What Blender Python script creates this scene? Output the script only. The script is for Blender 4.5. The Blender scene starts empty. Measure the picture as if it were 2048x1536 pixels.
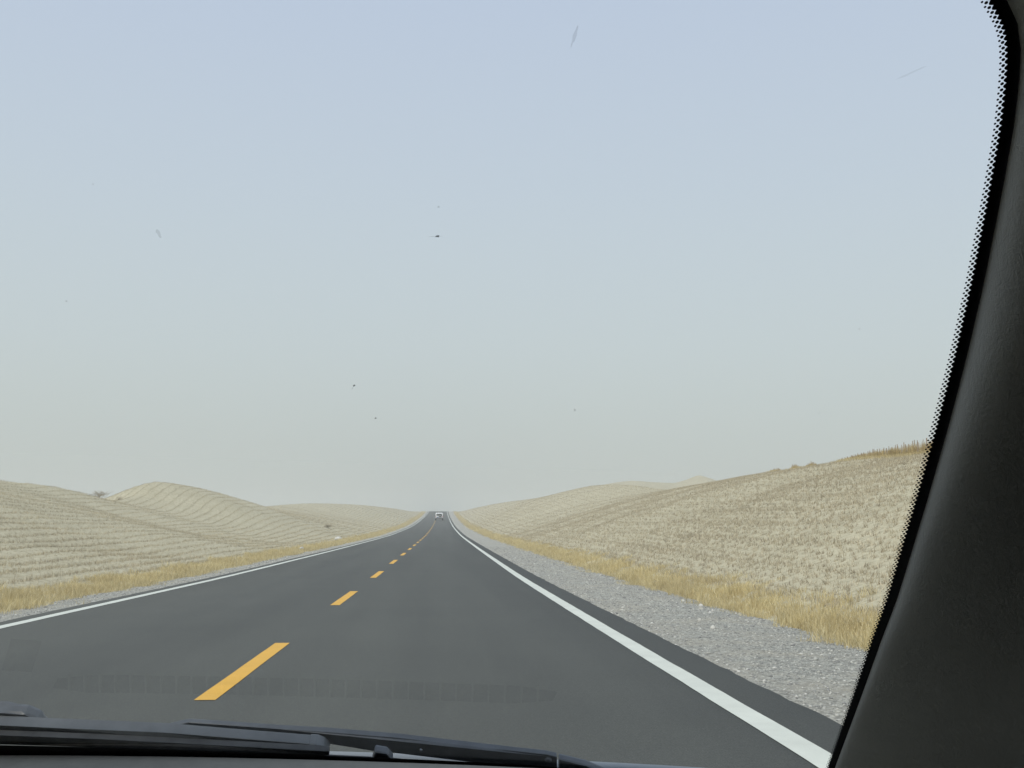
import bpy, bmesh, math, random
import numpy as np
from mathutils import Vector, Matrix

SC = bpy.context.scene
COL = SC.collection
R = math.radians
rng = np.random.default_rng(7)
random.seed(7)

# ------------------------------------------------------------------ camera
EYE = 1.244
cam_data = bpy.data.cameras.new('camera')
cam_data.sensor_width = 36.0
cam_data.lens = 36.0 * 2200 / 2048
cam_data.clip_start = 0.02
cam_data.clip_end = 6000
cam = bpy.data.objects.new('camera', cam_data)
COL.objects.link(cam)
cam.location = (0, 0, EYE)
cam.rotation_euler = (R(90 + 7.509), 0, R(-4.047))
SC.camera = cam

# ------------------------------------------------------------------ sky
SUN_EL, SUN_AZ = 52.0, 215.0            # azimuth clockwise from +Y
world = bpy.data.worlds.new('World')
SC.world = world
world.use_nodes = True
wn, wl = world.node_tree.nodes, world.node_tree.links
for n in list(wn):
    wn.remove(n)
sky = wn.new('ShaderNodeTexSky')
sky.sky_type = 'NISHITA'
sky.sun_disc = False
sky.sun_elevation = R(SUN_EL)
sky.sun_rotation = R(SUN_AZ)
sky.air_density = 1.3
sky.dust_density = 4.0
sky.ozone_density = 1.5
bg_sky = wn.new('ShaderNodeBackground')
bg_sky.inputs['Strength'].default_value = 0.07
wl.new(sky.outputs[0], bg_sky.inputs['Color'])
# dust layer: milky light that thins out with elevation
tc = wn.new('ShaderNodeTexCoord')
sep = wn.new('ShaderNodeSeparateXYZ')
wl.new(tc.outputs['Generated'], sep.inputs[0])
ramp = wn.new('ShaderNodeValToRGB')
ramp.color_ramp.interpolation = 'B_SPLINE'
el = ramp.color_ramp.elements
el[0].position, el[0].color = 0.0, (0.485, 0.520, 0.503, 1)
el[1].position, el[1].color = 1.0, (0.42, 0.52, 0.72, 1)
for pos, c in ((0.06, (0.530, 0.568, 0.560)), (0.16, (0.582, 0.638, 0.662)), (0.30, (0.565, 0.636, 0.722)),
               (0.48, (0.522, 0.596, 0.755)), (0.7, (0.46, 0.56, 0.76))):
    e = el.new(pos)
    e.color = (*c, 1)
wl.new(sep.outputs['Z'], ramp.inputs[0])
bg_dust = wn.new('ShaderNodeBackground')
bg_dust.inputs['Strength'].default_value = 1.30
wl.new(ramp.outputs[0], bg_dust.inputs['Color'])
mixw = wn.new('ShaderNodeMixShader')
mixw.inputs[0].default_value = 0.8
wl.new(bg_sky.outputs[0], mixw.inputs[1])
wl.new(bg_dust.outputs[0], mixw.inputs[2])
wout = wn.new('ShaderNodeOutputWorld')
wl.new(mixw.outputs[0], wout.inputs['Surface'])

sun_data = bpy.data.lights.new('sun', 'SUN')
sun_data.energy = 3.2
sun_data.angle = R(9)
sun_data.color = (1.0, 0.94, 0.85)
sun = bpy.data.objects.new('sun', sun_data)
COL.objects.link(sun)
sd = Vector((math.sin(R(SUN_AZ)) * math.cos(R(SUN_EL)), math.cos(R(SUN_AZ)) * math.cos(R(SUN_EL)), math.sin(R(SUN_EL))))
sun.rotation_euler = sd.to_track_quat('Z', 'Y').to_euler()

SC.view_settings.view_transform = 'Standard'
SC.view_settings.look = 'None'
SC.view_settings.exposure = 0.0
SC.view_settings.gamma = 1.0
SC.view_settings.use_curve_mapping = False
SC.render.engine = 'CYCLES'
SC.cycles.use_denoising = True
SC.cycles.max_bounces = 7
SC.cycles.diffuse_bounces = 3
SC.cycles.glossy_bounces = 3
SC.cycles.transmission_bounces = 4
SC.cycles.transparent_max_bounces = 12
SC.cycles.volume_bounces = 1
SC.cycles.caustics_reflective = False
SC.cycles.caustics_refractive = False

# ------------------------------------------------------------------ helpers
def tag(o, label=None, cat=None, group=None, kind=None):
    if label: o['label'] = label
    if cat: o['category'] = cat
    if group: o['group'] = group
    if kind: o['kind'] = kind
    return o

def link_mesh(name, me, mat=None, parent=None):
    o = bpy.data.objects.new(name, me)
    COL.objects.link(o)
    if mat is not None and len(me.materials) == 0:
        me.materials.append(mat)
    if parent is not None:
        o.parent = parent
    return o

def pymesh(name, verts, faces, mat=None, parent=None, smooth=False):
    me = bpy.data.meshes.new(name)
    me.from_pydata([tuple(map(float, v)) for v in verts], [], [tuple(int(i) for i in f) for f in faces])
    me.update()
    if smooth:
        me.polygons.foreach_set('use_smooth', [True] * len(me.polygons))
    return link_mesh(name, me, mat, parent)

def npmesh(name, V, Fc, mat=None, parent=None, smooth=False):
    """V (n,3) floats, Fc (m,k) ints: one fast mesh."""
    me = bpy.data.meshes.new(name)
    V = np.ascontiguousarray(V, dtype=np.float32)
    Fc = np.ascontiguousarray(Fc, dtype=np.int32)
    m, k = Fc.shape
    me.vertices.add(len(V)); me.vertices.foreach_set('co', V.ravel())
    me.loops.add(m * k); me.loops.foreach_set('vertex_index', Fc.ravel())
    me.polygons.add(m)
    me.polygons.foreach_set('loop_start', np.arange(0, m * k, k, dtype=np.int32))
    me.polygons.foreach_set('loop_total', np.full(m, k, dtype=np.int32))
    if smooth:
        me.polygons.foreach_set('use_smooth', np.ones(m, dtype=bool))
    me.update(calc_edges=True)
    me.validate()
    return link_mesh(name, me, mat, parent)

def bmobj(name, bm, mat=None, parent=None, smooth=False, bevel=0.0):
    if bevel > 0:
        bmesh.ops.bevel(bm, geom=list(bm.edges), offset=bevel, segments=2, affect='EDGES', profile=0.6, clamp_overlap=True)
    bmesh.ops.recalc_face_normals(bm, faces=list(bm.faces))
    me = bpy.data.meshes.new(name)
    bm.to_mesh(me); bm.free()
    if smooth:
        me.polygons.foreach_set('use_smooth', [True] * len(me.polygons))
    return link_mesh(name, me, mat, parent)

def add_box(bm, c, s):
    r = bmesh.ops.create_cube(bm, size=1.0)
    for v in r['verts']:
        v.co = Vector((v.co.x * s[0] + c[0], v.co.y * s[1] + c[1], v.co.z * s[2] + c[2]))
    return r['verts']

def box(name, c, s, mat, parent=None, bevel=0.0):
    bm = bmesh.new(); add_box(bm, c, s)
    return bmobj(name, bm, mat, parent, bevel=bevel)

def empty(name, loc, rz=0.0):
    o = bpy.data.objects.new(name, None)
    COL.objects.link(o)
    o.location = loc; o.rotation_euler = (0, 0, rz)
    o.empty_display_size = 0.2
    return o

# node material helpers
def newmat(name):
    m = bpy.data.materials.new(name)
    m.use_nodes = True
    nt = m.node_tree
    b = nt.nodes['Principled BSDF']
    return m, nt, b

def N(nt, t, **kw):
    n = nt.nodes.new(t)
    for k_, v in kw.items():
        if k_ in n.inputs: n.inputs[k_].default_value = v
        else: setattr(n, k_, v)
    return n

def noise(nt, scale, detail=4.0, rough=0.6, vec=None):
    n = nt.nodes.new('ShaderNodeTexNoise')
    n.inputs['Scale'].default_value = scale
    n.inputs['Detail'].default_value = detail
    n.inputs['Roughness'].default_value = rough
    if vec is not None: nt.links.new(vec, n.inputs['Vector'])
    return n

def rampnode(nt, fac, stops):
    r = nt.nodes.new('ShaderNodeValToRGB')
    e = r.color_ramp.elements
    e[0].position, e[0].color = stops[0][0], (*stops[0][1], 1)
    e[1].position, e[1].color = stops[-1][0], (*stops[-1][1], 1)
    for p, c in stops[1:-1]:
        x = e.new(p); x.color = (*c, 1)
    nt.links.new(fac, r.inputs[0])
    return r

def mixcol(nt, fac, a, b, mode='MIX'):
    m = nt.nodes.new('ShaderNodeMix')
    m.data_type = 'RGBA'; m.blend_type = mode
    for sock, v in ((m.inputs[0], fac), (m.inputs[6], a), (m.inputs[7], b)):
        if hasattr(v, 'links') or hasattr(v, 'is_linked'): nt.links.new(v, sock)
        elif isinstance(v, (int, float)): sock.default_value = v
        else: sock.default_value = (*v, 1)
    return m.outputs[2]

def bump(nt, b, height, strength, dist):
    n = nt.nodes.new('ShaderNodeBump')
    n.inputs['Strength'].default_value = strength
    n.inputs['Distance'].default_value = dist
    nt.links.new(height, n.inputs['Height'])
    nt.links.new(n.outputs[0], b.inputs['Normal'])
    return n

def objco(nt):
    t = nt.nodes.new('ShaderNodeTexCoord')
    return t.outputs['Object']

def plain(name, col, rough=0.6, metal=0.0, spec=0.5, var=0.0, vscale=20.0):
    m, nt, b = newmat(name)
    b.inputs['Roughness'].default_value = rough
    b.inputs['Metallic'].default_value = metal
    b.inputs['Specular IOR Level'].default_value = spec
    if var > 0:
        n = noise(nt, vscale, 5, 0.6, objco(nt))
        lo = tuple(c * (1 - var) for c in col); hi = tuple(min(1, c * (1 + var)) for c in col)
        r = rampnode(nt, n.outputs[0], [(0.3, lo), (0.7, hi)])
        nt.links.new(r.outputs[0], b.inputs['Base Color'])
    else:
        b.inputs['Base Color'].default_value = (*col, 1)
    return m

# ------------------------------------------------------------------ materials
def m_sand(name='sand', tone=1.0):
    m, nt, b = newmat(name)
    co = objco(nt)
    n1 = noise(nt, 0.35, 5, 0.6, co); n2 = noise(nt, 6.0, 5, 0.7, co); n3 = noise(nt, 45.0, 3, 0.7, co)
    c1 = rampnode(nt, n1.outputs[0], [(0.3, tuple(c * tone for c in (0.43, 0.395, 0.278))), (0.7, tuple(c * tone for c in (0.49, 0.455, 0.328)))]).outputs[0]
    c2 = rampnode(nt, n2.outputs[0], [(0.34, (0.62, 0.60, 0.57)), (0.46, (0.96, 0.95, 0.94)), (0.68, (1.14, 1.13, 1.12))]).outputs[0]
    col = mixcol(nt, 1.0, c1, c2, 'MULTIPLY')
    nt.links.new(col, b.inputs['Base Color'])
    b.inputs['Roughness'].default_value = 0.95
    b.inputs['Specular IOR Level'].default_value = 0.15
    s = nt.nodes.new('ShaderNodeMath'); s.operation = 'MULTIPLY_ADD'
    s.inputs[1].default_value = 0.35
    nt.links.new(n3.outputs[0], s.inputs[0]); nt.links.new(n2.outputs[0], s.inputs[2])
    bump(nt, b, s.outputs[0], 0.45, 0.06)
    return m

def m_asphalt():
    m, nt, b = newmat('asphalt')
    co = objco(nt)
    n1 = noise(nt, 0.5, 4, 0.55, co); n2 = noise(nt, 85.0, 5, 0.85, co); n3 = noise(nt, 22.0, 4, 0.7, co)
    mp = N(nt, 'ShaderNodeMapping'); mp.inputs['Scale'].default_value = (1.1, 0.035, 1)
    nt.links.new(co, mp.inputs[0])
    n4 = noise(nt, 1.0, 3, 0.5, mp.outputs[0])
    c1 = rampnode(nt, n1.outputs[0], [(0.3, (0.065, 0.068, 0.059)), (0.7, (0.073, 0.076, 0.066))]).outputs[0]
    c2 = rampnode(nt, n2.outputs[0], [(0.38, (0.45, 0.45, 0.45)), (0.50, (0.95, 0.95, 0.95)), (0.66, (1.75, 1.73, 1.68))]).outputs[0]
    c3 = rampnode(nt, n4.outputs[0], [(0.35, (0.92, 0.92, 0.92)), (0.65, (1.10, 1.10, 1.09))]).outputs[0]
    c4 = rampnode(nt, n3.outputs[0], [(0.35, (0.86, 0.86, 0.86)), (0.68, (1.15, 1.15, 1.15))]).outputs[0]
    col = mixcol(nt, 1.0, mixcol(nt, 1.0, mixcol(nt, 1.0, c1, c2, 'MULTIPLY'), c3, 'MULTIPLY'), c4, 'MULTIPLY')
    nt.links.new(col, b.inputs['Base Color'])
    b.inputs['Roughness'].default_value = 0.75
    b.inputs['Specular IOR Level'].default_value = 0.3
    bump(nt, b, n2.outputs[0], 0.5, 0.006)
    return m

def m_paint(name, col):
    m, nt, b = newmat(name)
    co = objco(nt)
    n1 = noise(nt, 60, 5, 0.75, co); n2 = noise(nt, 2.5, 3, 0.6, co)
    f = rampnode(nt, n1.outputs[0], [(0.24, (1, 1, 1)), (0.36, (0, 0, 0))]).outputs[0]
    v = rampnode(nt, n2.outputs[0], [(0.3, (0.90, 0.90, 0.90)), (0.7, (1.04, 1.04, 1.04))]).outputs[0]
    c = mixcol(nt, f, mixcol(nt, 1.0, col, v, 'MULTIPLY'), (0.16, 0.15, 0.13))
    nt.links.new(c, b.inputs['Base Color'])
    b.inputs['Roughness'].default_value = 0.65
    return m

def m_gravelbed():
    m, nt, b = newmat('gravel_bed')
    co = objco(nt)
    v = nt.nodes.new('ShaderNodeTexVoronoi'); v.inputs['Scale'].default_value = 26
    nt.links.new(co, v.inputs['Vector'])
    v2 = nt.nodes.new('ShaderNodeTexVoronoi'); v2.inputs['Scale'].default_value = 70
    nt.links.new(co, v2.inputs['Vector'])
    n1 = noise(nt, 0.8, 5, 0.65, co); n2 = noise(nt, 120, 3, 0.7, co)
    bw = nt.nodes.new('ShaderNodeRGBToBW'); nt.links.new(v.outputs['Color'], bw.inputs[0])
    c = rampnode(nt, bw.outputs[0], [(0.15, (0.22, 0.22, 0.20)), (0.5, (0.35, 0.345, 0.305)), (0.85, (0.48, 0.475, 0.42))]).outputs[0]
    bw2 = nt.nodes.new('ShaderNodeRGBToBW'); nt.links.new(v2.outputs['Color'], bw2.inputs[0])
    c2 = rampnode(nt, bw2.outputs[0], [(0.2, (0.7, 0.7, 0.7)), (0.8, (1.25, 1.25, 1.24))]).outputs[0]
    c = mixcol(nt, 1.0, c, c2, 'MULTIPLY')
    f = rampnode(nt, n1.outputs[0], [(0.45, (0, 0, 0)), (0.68, (0.75, 0.75, 0.75))]).outputs[0]
    c = mixcol(nt, f, c, (0.40, 0.37, 0.30))
    nt.links.new(c, b.inputs['Base Color'])
    b.inputs['Roughness'].default_value = 0.9
    b.inputs['Specular IOR Level'].default_value = 0.2
    a = nt.nodes.new('ShaderNodeMath'); a.operation = 'ADD'
    nt.links.new(v.outputs['Distance'], a.inputs[0]); nt.links.new(n2.outputs[0], a.inputs[1])
    bump(nt, b, a.outputs[0], 0.8, 0.02)
    return m

def m_island(name, stops, rough=0.8, trans=0.0, patch=None):
    """colour per loose piece (blade, pebble)"""
    m, nt, b = newmat(name)
    g = nt.nodes.new('ShaderNodeNewGeometry')
    c = rampnode(nt, g.outputs['Random Per Island'], stops).outputs[0]
    if patch:
        n = noise(nt, patch[0], 3, 0.6, objco(nt))
        v = rampnode(nt, n.outputs[0], [(0.35, patch[1]), (0.65, patch[2])]).outputs[0]
        c = mixcol(nt, 1.0, c, v, 'MULTIPLY')
    nt.links.new(c, b.inputs['Base Color'])
    b.inputs['Roughness'].default_value = rough
    b.inputs['Specular IOR Level'].default_value = 0.2
    if trans > 0:
        t = nt.nodes.new('ShaderNodeBsdfTranslucent'); nt.links.new(c, t.inputs[0])
        mx = nt.nodes.new('ShaderNodeMixShader'); mx.inputs[0].default_value = trans
        out = nt.nodes['Material Output']
        nt.links.new(b.outputs[0], mx.inputs[1]); nt.links.new(t.outputs[0], mx.inputs[2])
        nt.links.new(mx.outputs[0], out.inputs[0])
    return m

def m_trim():
    m, nt, b = newmat('pillar_vinyl')
    co = objco(nt)
    v = nt.nodes.new('ShaderNodeTexVoronoi'); v.inputs['Scale'].default_value = 900
    nt.links.new(co, v.inputs['Vector'])
    mp = N(nt, 'ShaderNodeMapping'); mp.inputs['Scale'].default_value = (170, 170, 90); mp.inputs['Rotation'].default_value = (0.5, 0.3, 0)
    nt.links.new(co, mp.inputs[0])
    w = noise(nt, 1.0, 4, 0.55, mp.outputs[0]); w.inputs['Distortion'].default_value = 2.2
    n1 = noise(nt, 14, 3, 0.5, co)
    c = rampnode(nt, n1.outputs[0], [(0.3, (0.66, 0.645, 0.58)), (0.7, (0.73, 0.715, 0.64))]).outputs[0]
    nt.links.new(c, b.inputs['Base Color'])
    b.inputs['Roughness'].default_value = 0.62
    b.inputs['Specular IOR Level'].default_value = 0.35
    a = nt.nodes.new('ShaderNodeMath'); a.operation = 'MULTIPLY_ADD'; a.inputs[1].default_value = 0.12
    nt.links.new(v.outputs['Distance'], a.inputs[0]); nt.links.new(w.outputs[0], a.inputs[2])
    bump(nt, b, a.outputs[0], 0.28, 0.002)
    return m

def m_glass(name, tint, k_refl=1.7):
    m, nt, b = newmat(name)
    nt.nodes.remove(b)
    out = nt.nodes['Material Output']
    tr = nt.nodes.new('ShaderNodeBsdfTransparent'); tr.inputs[0].default_value = (*tint, 1)
    gl = nt.nodes.new('ShaderNodeBsdfGlossy'); gl.inputs['Roughness'].default_value = 0.0
    gl.inputs['Color'].default_value = (1, 1, 1, 1)
    fr = nt.nodes.new('ShaderNodeFresnel'); fr.inputs['IOR'].default_value = 1.5
    mu = nt.nodes.new('ShaderNodeMath'); mu.operation = 'MULTIPLY'; mu.inputs[1].default_value = k_refl; mu.use_clamp = True
    nt.links.new(fr.outputs[0], mu.inputs[0])
    mx = nt.nodes.new('ShaderNodeMixShader')
    nt.links.new(mu.outputs[0], mx.inputs[0]); nt.links.new(tr.outputs[0], mx.inputs[1]); nt.links.new(gl.outputs[0], mx.inputs[2])
    nt.links.new(mx.outputs[0], out.inputs[0])
    return m

def m_grime(name, col, alpha):
    m, nt, b = newmat(name)
    out = nt.nodes['Material Output']
    b.inputs['Base Color'].default_value = (*col, 1); b.inputs['Roughness'].default_value = 0.8
    tr = nt.nodes.new('ShaderNodeBsdfTransparent')
    mx = nt.nodes.new('ShaderNodeMixShader'); mx.inputs[0].default_value = alpha
    nt.links.new(tr.outputs[0], mx.inputs[1]); nt.links.new(b.outputs[0], mx.inputs[2])
    nt.links.new(mx.outputs[0], out.inputs[0])
    return m

M = dict(
    sand=m_sand('sand', 0.94), dune_sand=m_sand('dune_sand', 0.86), asphalt=m_asphalt(), white_paint=m_paint('white_paint', (0.58, 0.60, 0.53)),
    yellow_paint=m_paint('yellow_paint', (0.66, 0.365, 0.035)), gravel_bed=m_gravelbed(),
    straw=m_island('straw', [(0.0, (0.19, 0.155, 0.11)), (0.22, (0.36, 0.315, 0.23)), (0.65, (0.49, 0.435, 0.315)), (1.0, (0.64, 0.585, 0.435))], 0.85, 0.15,
                   (0.25, (0.96, 0.95, 0.95), (1.04, 1.02, 1.0))),
    old_straw=m_island('old_straw', [(0.0, (0.28, 0.24, 0.175)), (0.45, (0.44, 0.39, 0.285)), (1.0, (0.63, 0.58, 0.43))], 0.85, 0.1,
                   (0.25, (0.9, 0.9, 0.9), (1.08, 1.05, 1.0))),
    grass=m_island('dry_grass', [(0.0, (0.46, 0.37, 0.19)), (0.35, (0.60, 0.50, 0.27)), (0.7, (0.74, 0.64, 0.37)), (1.0, (0.82, 0.74, 0.48))], 0.75, 0.35,
                   (0.6, (0.86, 0.84, 0.82), (1.05, 1.04, 1.0))),
    pebble=m_island('pebble', [(0.0, (0.18, 0.18, 0.175)), (0.45, (0.32, 0.32, 0.30)), (0.85, (0.46, 0.455, 0.41)), (1.0, (0.62, 0.61, 0.57))], 0.8),
    stone=plain('pale_stone', (0.52, 0.51, 0.47), 0.85, 0, 0.2, 0.18, 9),
    twig=plain('dry_twig', (0.33, 0.285, 0.21), 0.9, 0, 0.2, 0.2, 30),
    reed=m_island('reed', [(0.0, (0.30, 0.23, 0.12)), (0.5, (0.44, 0.34, 0.17)), (1.0, (0.58, 0.47, 0.24))], 0.8, 0.15),
    stake=plain('weathered_stake', (0.30, 0.235, 0.17), 0.9, 0, 0.2, 0.25, 12),
    trim=m_trim(),
    lining=plain('cabin_lining', (0.022, 0.022, 0.021), 0.9, 0, 0.2, 0.1, 30),
    dash=plain('dashboard_vinyl', (0.44, 0.40, 0.32), 0.75, 0, 0.3, 0.08, 60),
    black=plain('black_plastic', (0.012, 0.012, 0.013), 0.55, 0, 0.4, 0.15, 60),
    vent=plain('vent_shadow_grey', (0.18, 0.165, 0.14), 0.8, 0, 0.2, 0.5, 90),
    frit=plain('black_enamel', (0.006, 0.006, 0.007), 0.35, 0, 0.3),
    rubber=plain('wiper_rubber', (0.09, 0.09, 0.085), 0.7, 0, 0.4, 0.3, 50),
    arm=plain('wiper_metal', (0.15, 0.16, 0.165), 0.42, 0.0, 0.5, 0.2, 40),
    spoiler=plain('wiper_plastic', (0.17, 0.18, 0.18), 0.5, 0, 0.5, 0.15, 40),
    rivet=plain('rivet_steel', (0.35, 0.36, 0.37), 0.35, 0.9, 0.5),
    body=plain('white_car_paint', (0.72, 0.74, 0.74), 0.3, 0, 0.5, 0.03, 3),
    bonnet=plain('silver_bonnet_paint', (0.30, 0.315, 0.315), 0.45, 0, 0.4, 0.06, 5),
    windshield=m_glass('windshield_glass', (0.925, 0.95, 0.935)),
    side_glass=m_glass('side_glass', (0.14, 0.15, 0.145), 1.2),  # tint darkened to shade the cabin, in place of a driver's body
    tyre=plain('tyre_rubber', (0.02, 0.02, 0.02), 0.85, 0, 0.3),
    rim=plain('wheel_rim', (0.45, 0.46, 0.47), 0.4, 0.7, 0.5),
    dark_glass=plain('dark_car_glass', (0.02, 0.025, 0.028), 0.12, 0, 0.6),
    red_lens=plain('red_lens', (0.42, 0.03, 0.025), 0.3, 0, 0.5),
    bumper=plain('grey_bumper', (0.06, 0.062, 0.065), 0.6, 0, 0.4),
    plate=plain('number_plate', (0.05, 0.10, 0.35), 0.4, 0, 0.4),
    splat=m_grime('insect_stain', (0.05, 0.045, 0.035), 0.75),
    smear=m_grime('dirt_smear', (0.18, 0.17, 0.15), 0.17),
    faint=m_grime('faint_smear', (0.2, 0.2, 0.18), 0.07),
)

# ------------------------------------------------------------------ road alignment
def pchip(xs, ys):
    xs = np.array(xs, float); ys = np.array(ys, float)
    h = np.diff(xs); d = np.diff(ys) / h
    m = np.zeros(len(xs)); m[0] = d[0]; m[-1] = d[-1]
    for i in range(1, len(xs) - 1):
        if d[i - 1] * d[i] > 0:
            w1 = 2 * h[i] + h[i - 1]; w2 = h[i] + 2 * h[i - 1]
            m[i] = (w1 + w2) / (w1 / d[i - 1] + w2 / d[i])
    def fn(x):
        x = np.asarray(x, float)
        xx = np.clip(x, xs[0], xs[-1])
        i = np.clip(np.searchsorted(xs, xx) - 1, 0, len(xs) - 2)
        t = (xx - xs[i]) / h[i]
        return ((2 * t**3 - 3 * t**2 + 1) * ys[i] + (t**3 - 2 * t**2 + t) * h[i] * m[i]
                + (-2 * t**3 + 3 * t**2) * ys[i + 1] + (t**3 - t**2) * h[i] * m[i + 1])
    return fn

road_z = pchip([-60, 0, 25, 44, 61, 90, 119, 147.5, 198.5, 244.7, 296, 372.6, 440, 473, 486, 500, 530, 600, 900],
               [0, 0, 0.0, 0.07, 0.155, 0.33, 0.54, 0.88, 1.58, 2.45, 3.62, 5.53, 7.6, 8.70, 8.86, 8.93, 8.7, 6.9, -1.5])
def road_x(Y):
    Y = np.asarray(Y, float)
    return 0.0077 * np.log1p(np.exp((Y - 10) / 5)) * 5
LEFT_LINE, MID_LINE, RIGHT_LINE = -5.55, -1.68, 2.11
ASP_L, ASP_R = -5.88, 2.60

def ysamples(y0, y1, near=0.5, ratio=0.012):
    out = [y0]
    while out[-1] < y1:
        out.append(out[-1] + max(near, ratio * abs(out[-1])))
    out[-1] = y1
    return np.array(out)

def strip(name, us, y0, y1, dz, mat, parent=None, near=0.5, edge_noise=None):
    """ribbon along the road; us = cross positions, dz = heights above the road surface"""
    ys = ysamples(y0, y1, near)
    U = np.tile(np.array(us, float), (len(ys), 1))
    if edge_noise is not None:
        for col, amp in edge_noise:
            U[:, col] += amp * (np.sin(ys * 2.1 + col) * 0.4 + np.sin(ys * 5.3) * 0.3 + rng.normal(0, 0.35, len(ys)))
    Y = np.repeat(ys[:, None], len(us), 1)
    X = U + road_x(Y)
    Z = road_z(Y) + np.array(dz)[None, :]
    n, k = X.shape
    V = np.stack([X, Y, Z], -1).reshape(-1, 3)
    idx = np.arange(n * k).reshape(n, k)
    Fc = np.stack([idx[:-1, :-1], idx[:-1, 1:], idx[1:, 1:], idx[1:, :-1]], -1).reshape(-1, 4)
    return npmesh(name, V, Fc, mat, parent, smooth=True)

road = strip('road', [ASP_L - 0.03, ASP_L, -3.6, -1.7, 0.2, ASP_R, ASP_R + 0.03], -25, 640,
             [-0.12, 0, 0, 0, 0, 0, -0.12], M['asphalt'], near=0.25, edge_noise=[(0, 0.012), (1, 0.012), (5, 0.014), (6, 0.014)])
tag(road, kind='structure')
for xl, hw in ((LEFT_LINE, 0.085), (RIGHT_LINE, 0.095)):
    strip('edge_line', [xl - hw, xl + hw], -20, 630, [0.004, 0.004], M['white_paint'], road, near=0.3, edge_noise=[(0, 0.004), (1, 0.004)])
k = 0
y = 8.42 - 10.15 * 2
while y < 560:
    strip('centre_dash', [MID_LINE - 0.078, MID_LINE + 0.078], y, y + 4.08, [0.004, 0.004], M['yellow_paint'], road, near=0.5, edge_noise=[(0, 0.002), (1, 0.002)])
    y += 10.15

sh = strip('gravel_shoulder', [ASP_R - 0.1, ASP_R + 0.04, 3.3, 4.1, 4.9, 5.6], -25, 620, [-0.05, -0.03, -0.045, -0.07, -0.11, -0.22], M['gravel_bed'], near=0.3)
tag(sh, kind='structure')
sh2 = strip('gravel_shoulder', [-8.0, -7.2, -6.6, ASP_L - 0.04, ASP_L + 0.1], -25, 620, [-0.22, -0.11, -0.07, -0.03, -0.05], M['gravel_bed'], near=0.3)
tag(sh2, kind='structure')

# ------------------------------------------------------------------ terrain
ridgeR_x = pchip([-40, 0, 30, 42, 50, 58, 72, 105, 137, 172, 200, 260, 340, 440, 520, 900], [17, 18, 18.8, 19.3, 19.8, 20.7, 22.3, 27.1, 29.4, 29.2, 28.4, 27.4, 20.8, 14.5, 16, 20])
ridgeR_z = pchip([-40, 0, 30, 42, 50, 58, 72, 105, 137, 172, 200, 260, 340, 440, 520, 900], [3.6, 3.9, 4.15, 4.23, 4.48, 4.61, 4.97, 5.65, 6.1, 8.1, 8.95, 8.97, 9.2, 8.75, 8.6, 0])
ridgeL_x = pchip([-40, 0, 60, 75, 80, 86, 92, 98, 102, 106, 112, 120, 132, 170, 230, 260, 295, 350, 440, 520, 900], [-24, -25, -28, -28.6, -27.2, -25.9, -26.0, -25.8, -25.8, -25.7, -24.7, -22.8, -21.6, -25, -33, -28.7, -22.3, -16.5, -13, -16, -20])
ridgeL_z = pchip([-40, 0, 60, 75, 80, 86, 92, 98, 102, 106, 112, 120, 132, 170, 230, 260, 295, 350, 440, 520, 900], [3.0, 3.3, 4.1, 4.38, 4.26, 3.75, 3.5, 4.05, 5.0, 5.62, 5.48, 4.62, 3.62, 3.9, 5.9, 7.12, 7.7, 8.05, 8.55, 8.4, 0])

def wob(a, b, s):
    return (np.sin(a * 1.0 * s + 1.3) * np.cos(b * 0.8 * s - 0.4) + 0.6 * np.sin(a * 2.3 * s + b * 1.7 * s) + 0.4 * np.cos(a * 3.9 * s - b * 3.1 * s + 2.0)) / 2.0

def cell(u, Y):
    """hollow inside each straw square"""
    g = 1.15
    w = 0.16 * np.sin(Y / 17.0 + u / 6.0) + 0.06 * np.sin(Y / 3.7)
    w2 = 0.2 * np.sin(u / 4.0 + Y / 23.0)
    return np.abs(np.sin(np.pi * (u + w) / g)), np.abs(np.sin(np.pi * (Y + w2) / g))

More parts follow.
